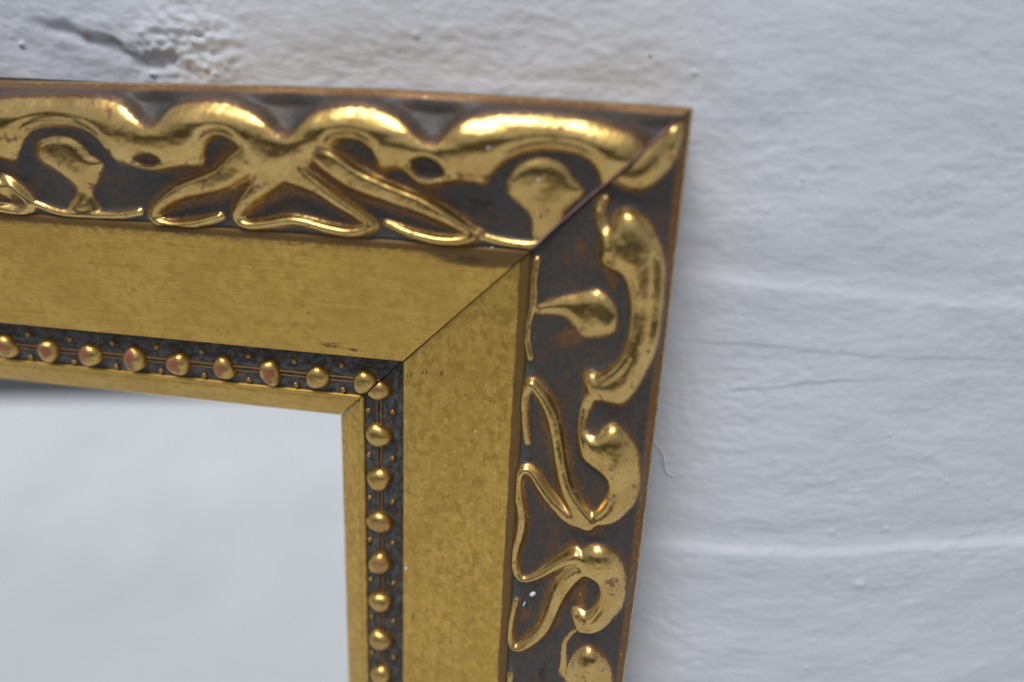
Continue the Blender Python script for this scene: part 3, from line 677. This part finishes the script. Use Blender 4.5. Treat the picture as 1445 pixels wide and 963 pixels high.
def dome(name, a, b_, c, seed, rings=9, seg=20, sq=1.0, amp=0.06):
    r = np.random.default_rng(seed)
    V, F = [], []
    ph = r.uniform(0, 6.28, 4)
    for i in range(rings):
        th = i / (rings - 1) * math.pi / 2
        for k in range(seg):
            an = 2 * math.pi * k / seg
            w = 1 + amp * (math.sin(2 * an + ph[0]) * 0.5 + math.sin(3 * an + ph[1]) * 0.4 + math.sin(5 * an + 3 * th + ph[2]) * 0.25) * math.cos(th)
            ct = math.cos(th)**0.7
            V.append((a * ct * math.cos(an) * w * MM, b_ * ct * math.sin(an) * w * MM, c * math.sin(th)**sq * (1 + 0.03 * math.sin(2 * an + ph[3])) * MM))
    for i in range(rings - 2):
        for k in range(seg):
            F.append((i * seg + k, i * seg + (k + 1) % seg, (i + 1) * seg + (k + 1) % seg, (i + 1) * seg + k))
    V = V[:(rings - 1) * seg] + [(0, 0, c * MM)]
    me = bpy.data.meshes.new(name)
    top_i = (rings - 1) * seg
    F += [((rings - 2) * seg + k, (rings - 2) * seg + (k + 1) % seg, top_i) for k in range(seg)]
    me.from_pydata(V, [], F); me.update()
    for p in me.polygons: p.use_smooth = True
    wa = me.attributes.new('worn', 'FLOAT', 'POINT')
    wa.data.foreach_set('value', np.ones(len(V), np.float32))
    return me
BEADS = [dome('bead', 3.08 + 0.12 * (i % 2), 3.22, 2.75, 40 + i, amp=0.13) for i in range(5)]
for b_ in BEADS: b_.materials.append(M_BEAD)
PEARL_A = dome('pearl', 0.75, 0.85, 0.95, 51, 5, 10, amp=0.15); PEARL_A.materials.append(M_PEARL)
PEARL_B = dome('pearl', 0.85, 0.7, 0.7, 52, 5, 8, amp=0.25); PEARL_B.materials.append(M_PEARL)
def cut_bead(top, s_, t_, gap):
    """a bead sawn through by the mitre: keep the side where along - across > gap"""
    bm = bmesh.new(); bm.from_mesh(BEADS[1 if top else 3])
    # local x = along, local y = across
    d = (t_ + gap - s_) / math.sqrt(2)
    g = bm.verts[:] + bm.edges[:] + bm.faces[:]
    no = Vector((1, -1, 0)).normalized()
    res = bmesh.ops.bisect_plane(bm, geom=g, dist=1e-7, plane_co=no * (d * MM), plane_no=no, clear_inner=True)
    ed = [e for e in res['geom_cut'] if isinstance(e, bmesh.types.BMEdge)]
    if ed:
        vs_ = list({v for e in ed for v in e.verts})
        tv = Vector((-no.y, no.x, 0))
        vs_.sort(key=lambda v: v.co.dot(tv))
        f = bm.faces.new(vs_); f.material_index = 1; f.smooth = False
    me = bpy.data.meshes.new('bead'); bm.to_mesh(me); bm.free()
    me.materials.append(M_BEAD); me.materials.append(M_GESSO)
    return me
_link = link
def link(name, me, mat=None, parent=None, **props):       # keeps a mesh that already carries its materials
    if mat is not None and len(me.materials) > 1: mat = None
    return _link(name, me, mat, parent, **props)

rail_a, PT, lift_a = make_rail('T', True)
rail_b, PR, lift_b = make_rail('R', False)

# flecks of white wall paint on the gilding
def fleck(rail, P, s_, t_, h_, ra, rb, spin):
    V = [tuple(P(s_ + ra * math.cos(a) * math.cos(spin) - rb * math.sin(a) * math.sin(spin), t_ + ra * math.cos(a) * math.sin(spin) + rb * math.sin(a) * math.cos(spin), h_ - 0.25)) for a in np.linspace(0, 6.283, 11)[:-1]]
    V += [tuple(P(s_ + .6 * (ra * math.cos(a) * math.cos(spin) - rb * math.sin(a) * math.sin(spin)), t_ + .6 * (ra * math.cos(a) * math.sin(spin) + rb * math.sin(a) * math.cos(spin)), h_ + 0.18)) for a in np.linspace(0, 6.283, 11)[:-1]]
    F = [(i, (i + 1) % 10, 10 + (i + 1) % 10, 10 + i) for i in range(10)]
    bm = bmesh.new(); v = [bm.verts.new(q) for q in V]
    for f in F: bm.faces.new([v[i] for i in f])
    bm.faces.new(v[10:]); bmesh.ops.recalc_face_normals(bm, faces=bm.faces)
    for f in bm.faces: f.smooth = True
    me = bpy.data.meshes.new('paint_fleck'); bm.to_mesh(me); bm.free()
    link('paint_fleck', me, M_FLECK, rail)
fleck(rail_b, PR, 118.3, 59.2, 13.0, 0.75, 0.5, 0.1)
fleck(rail_b, PR, 114.9, 24.6, 21.0, 0.9, 0.6, 0.8)
fleck(rail_b, PR, 118.6, 26.6, 20.3, 0.8, 0.18, 0.3)
fleck(rail_b, PR, 74.5, 41.1, 17.4, 0.28, 0.22, 0.1)
fleck(rail_a, PT, 38.7, 9.5, 27.2, 0.32, 0.3, 0.1)
fleck(rail_a, PT, 28.9, 15.1, 24.6, 0.35, 0.3, 0.1)
fleck(rail_a, PT, 38.5, 30.1, 19.7, 0.38, 0.2, 0.1)


# looking glass
def mat_glass():
    m, t, b = new_mat('silvered_glass')
    tc = nd(t, 'TexCoord')
    n = noise(t, tc.outputs['Object'], 9, 4, 0.6)
    t.links.new(mixc(t, n, (0.90, 0.915, 0.92), (0.93, 0.935, 0.935)), b.inputs['Base Color'])
    b.inputs['Metallic'].default_value = 1.0
    b.inputs['Roughness'].default_value = 0.01
    return m
bm = bmesh.new()
bmesh.ops.create_cube(bm, size=1.0)
for v in bm.verts:
    v.co = Vector(W(-162 + v.co.x * 170, -162 + v.co.z * 170, 1.0 - v.co.y * 2.4))
bmesh.ops.recalc_face_normals(bm, faces=bm.faces)
me = bpy.data.meshes.new('looking_glass'); bm.to_mesh(me); bm.free()
link('looking_glass', me, mat_glass(), mirror)

# ------------------------------------------------------------------ pale paving in front of the wall (seen in the glass)
def mat_paving():
    m, t, b = new_mat('pale_concrete')
    p = nd(t, 'NewGeometry').outputs['Position']
    n1 = noise(t, p, 1.1, 4, 0.5); n2 = noise(t, p, 30, 6, 0.65); n3 = noise(t, p, 3.5, 4, 0.6)
    col = mixc(t, ramp(t, n1, 0.3, 0.7), (0.78, 0.805, 0.81), (0.86, 0.87, 0.87))
    col = mixc(t, math_n(t, 'MULTIPLY', ramp(t, n3, 0.5, 0.85), 0.2), col, (0.56, 0.57, 0.58))
    col = mixc(t, math_n(t, 'MULTIPLY', n2, 0.2), col, (0.58, 0.58, 0.57))
    sy = nd(t, 'SeparateXYZ', {0: p}).outputs[1]                 # greyer towards the wall, painted to dim the lower reflection in the glass
    foot = ramp(t, math_n(t, 'ADD', sy, math_n(t, 'MULTIPLY', math_n(t, 'SUBTRACT', n3, 0.5), 0.9)), -2.2, -0.9)
    col = mixc(t, math_n(t, 'MULTIPLY', foot, 0.42), col, (0.42, 0.44, 0.455))
    t.links.new(col, b.inputs['Base Color'])
    b.inputs['Roughness'].default_value = 0.85
    return m
g = 60.0
me = raw_mesh('ground', [(-g, -g, -1.3), (g, -g, -1.3), (g, 1.0, -1.3), (-g, 1.0, -1.3)], np.array([(0, 1, 2, 3)]), smooth=False)
link('ground', me, mat_paving(), None, kind='structure')
def mat_dark_sheet():
    m, t, b = new_mat('dark_sheet')
    p = nd(t, 'NewGeometry').outputs['Position']
    n = noise(t, p, 60, 5, 0.7)
    t.links.new(mixc(t, n, (0.022, 0.024, 0.026), (0.05, 0.052, 0.055)), b.inputs['Base Color'])
    b.inputs['Roughness'].default_value = 0.62
    return m
me = raw_mesh('dark_ground_sheet', [(-g, -g, -1.296), (g, -g, -1.296), (g, -20.5, -1.296), (2.2, -3.8, -1.296), (-0.6, -2.98, -1.296), (-2.8, -2.36, -1.296), (-5.0, -1.8, -1.296), (-g, -1.2, -1.296)], np.array([range(8)]), smooth=False)
link('dark_ground_sheet', me, mat_dark_sheet(), None, kind='structure')  # added dark ground: makes the dark wedge in the glass, darkens the gilding
def mat_board():
    m, t, b = new_mat('added_dark_boards')
    tc = nd(t, 'TexCoord')
    n = noise(t, scaled(t, tc.outputs['Object'], (30, 30, 2)), 1.0, 5, 0.6)
    t.links.new(mixc(t, n, (0.012, 0.014, 0.015), (0.035, 0.038, 0.04)), b.inputs['Base Color'])
    b.inputs['Roughness'].default_value = 0.8
    return m
M_BOARD = mat_board()
def box_mesh(name, sx, sy, sz):
    bm = bmesh.new(); bmesh.ops.create_cube(bm, size=1.0)
    for v in bm.verts: v.co = Vector((v.co.x * sx, v.co.y * sy, (v.co.z + 0.5) * sz))
    bmesh.ops.bevel(bm, geom=bm.edges[:], offset=0.004, segments=1, affect='EDGES')
    me = bpy.data.meshes.new(name); bm.to_mesh(me); bm.free(); me.materials.append(M_BOARD)
    return me
added_fence = bpy.data.objects.new('added_fence', None); COL.objects.link(added_fence)  # added out of view so the gilding has something dark to reflect
added_fence.location = (0, -6.0, -1.3)
added_fence['label'] = 'dark boarding added out of view to darken reflections in the gilding'
added_fence['category'] = 'added_fence'
bme = box_mesh('board', 0.195, 0.02, 2.1); pme = box_mesh('post', 0.09, 0.09, 2.15); rme = box_mesh('added_fence_rail', 16.0, 0.04, 0.09)
for i in range(80):
    o = link('board', bme, None, added_fence); o.location = (-8 + i * 0.2, random.uniform(-.003, .003), 0.02)
for i in range(8):
    o = link('post', pme, None, added_fence); o.location = (-7.9 + i * 2.2, -0.075, 0)
for z in (0.35, 1.6):
    o = link('added_fence_rail', rme, None, added_fence); o.location = (0.0, -0.045, z)
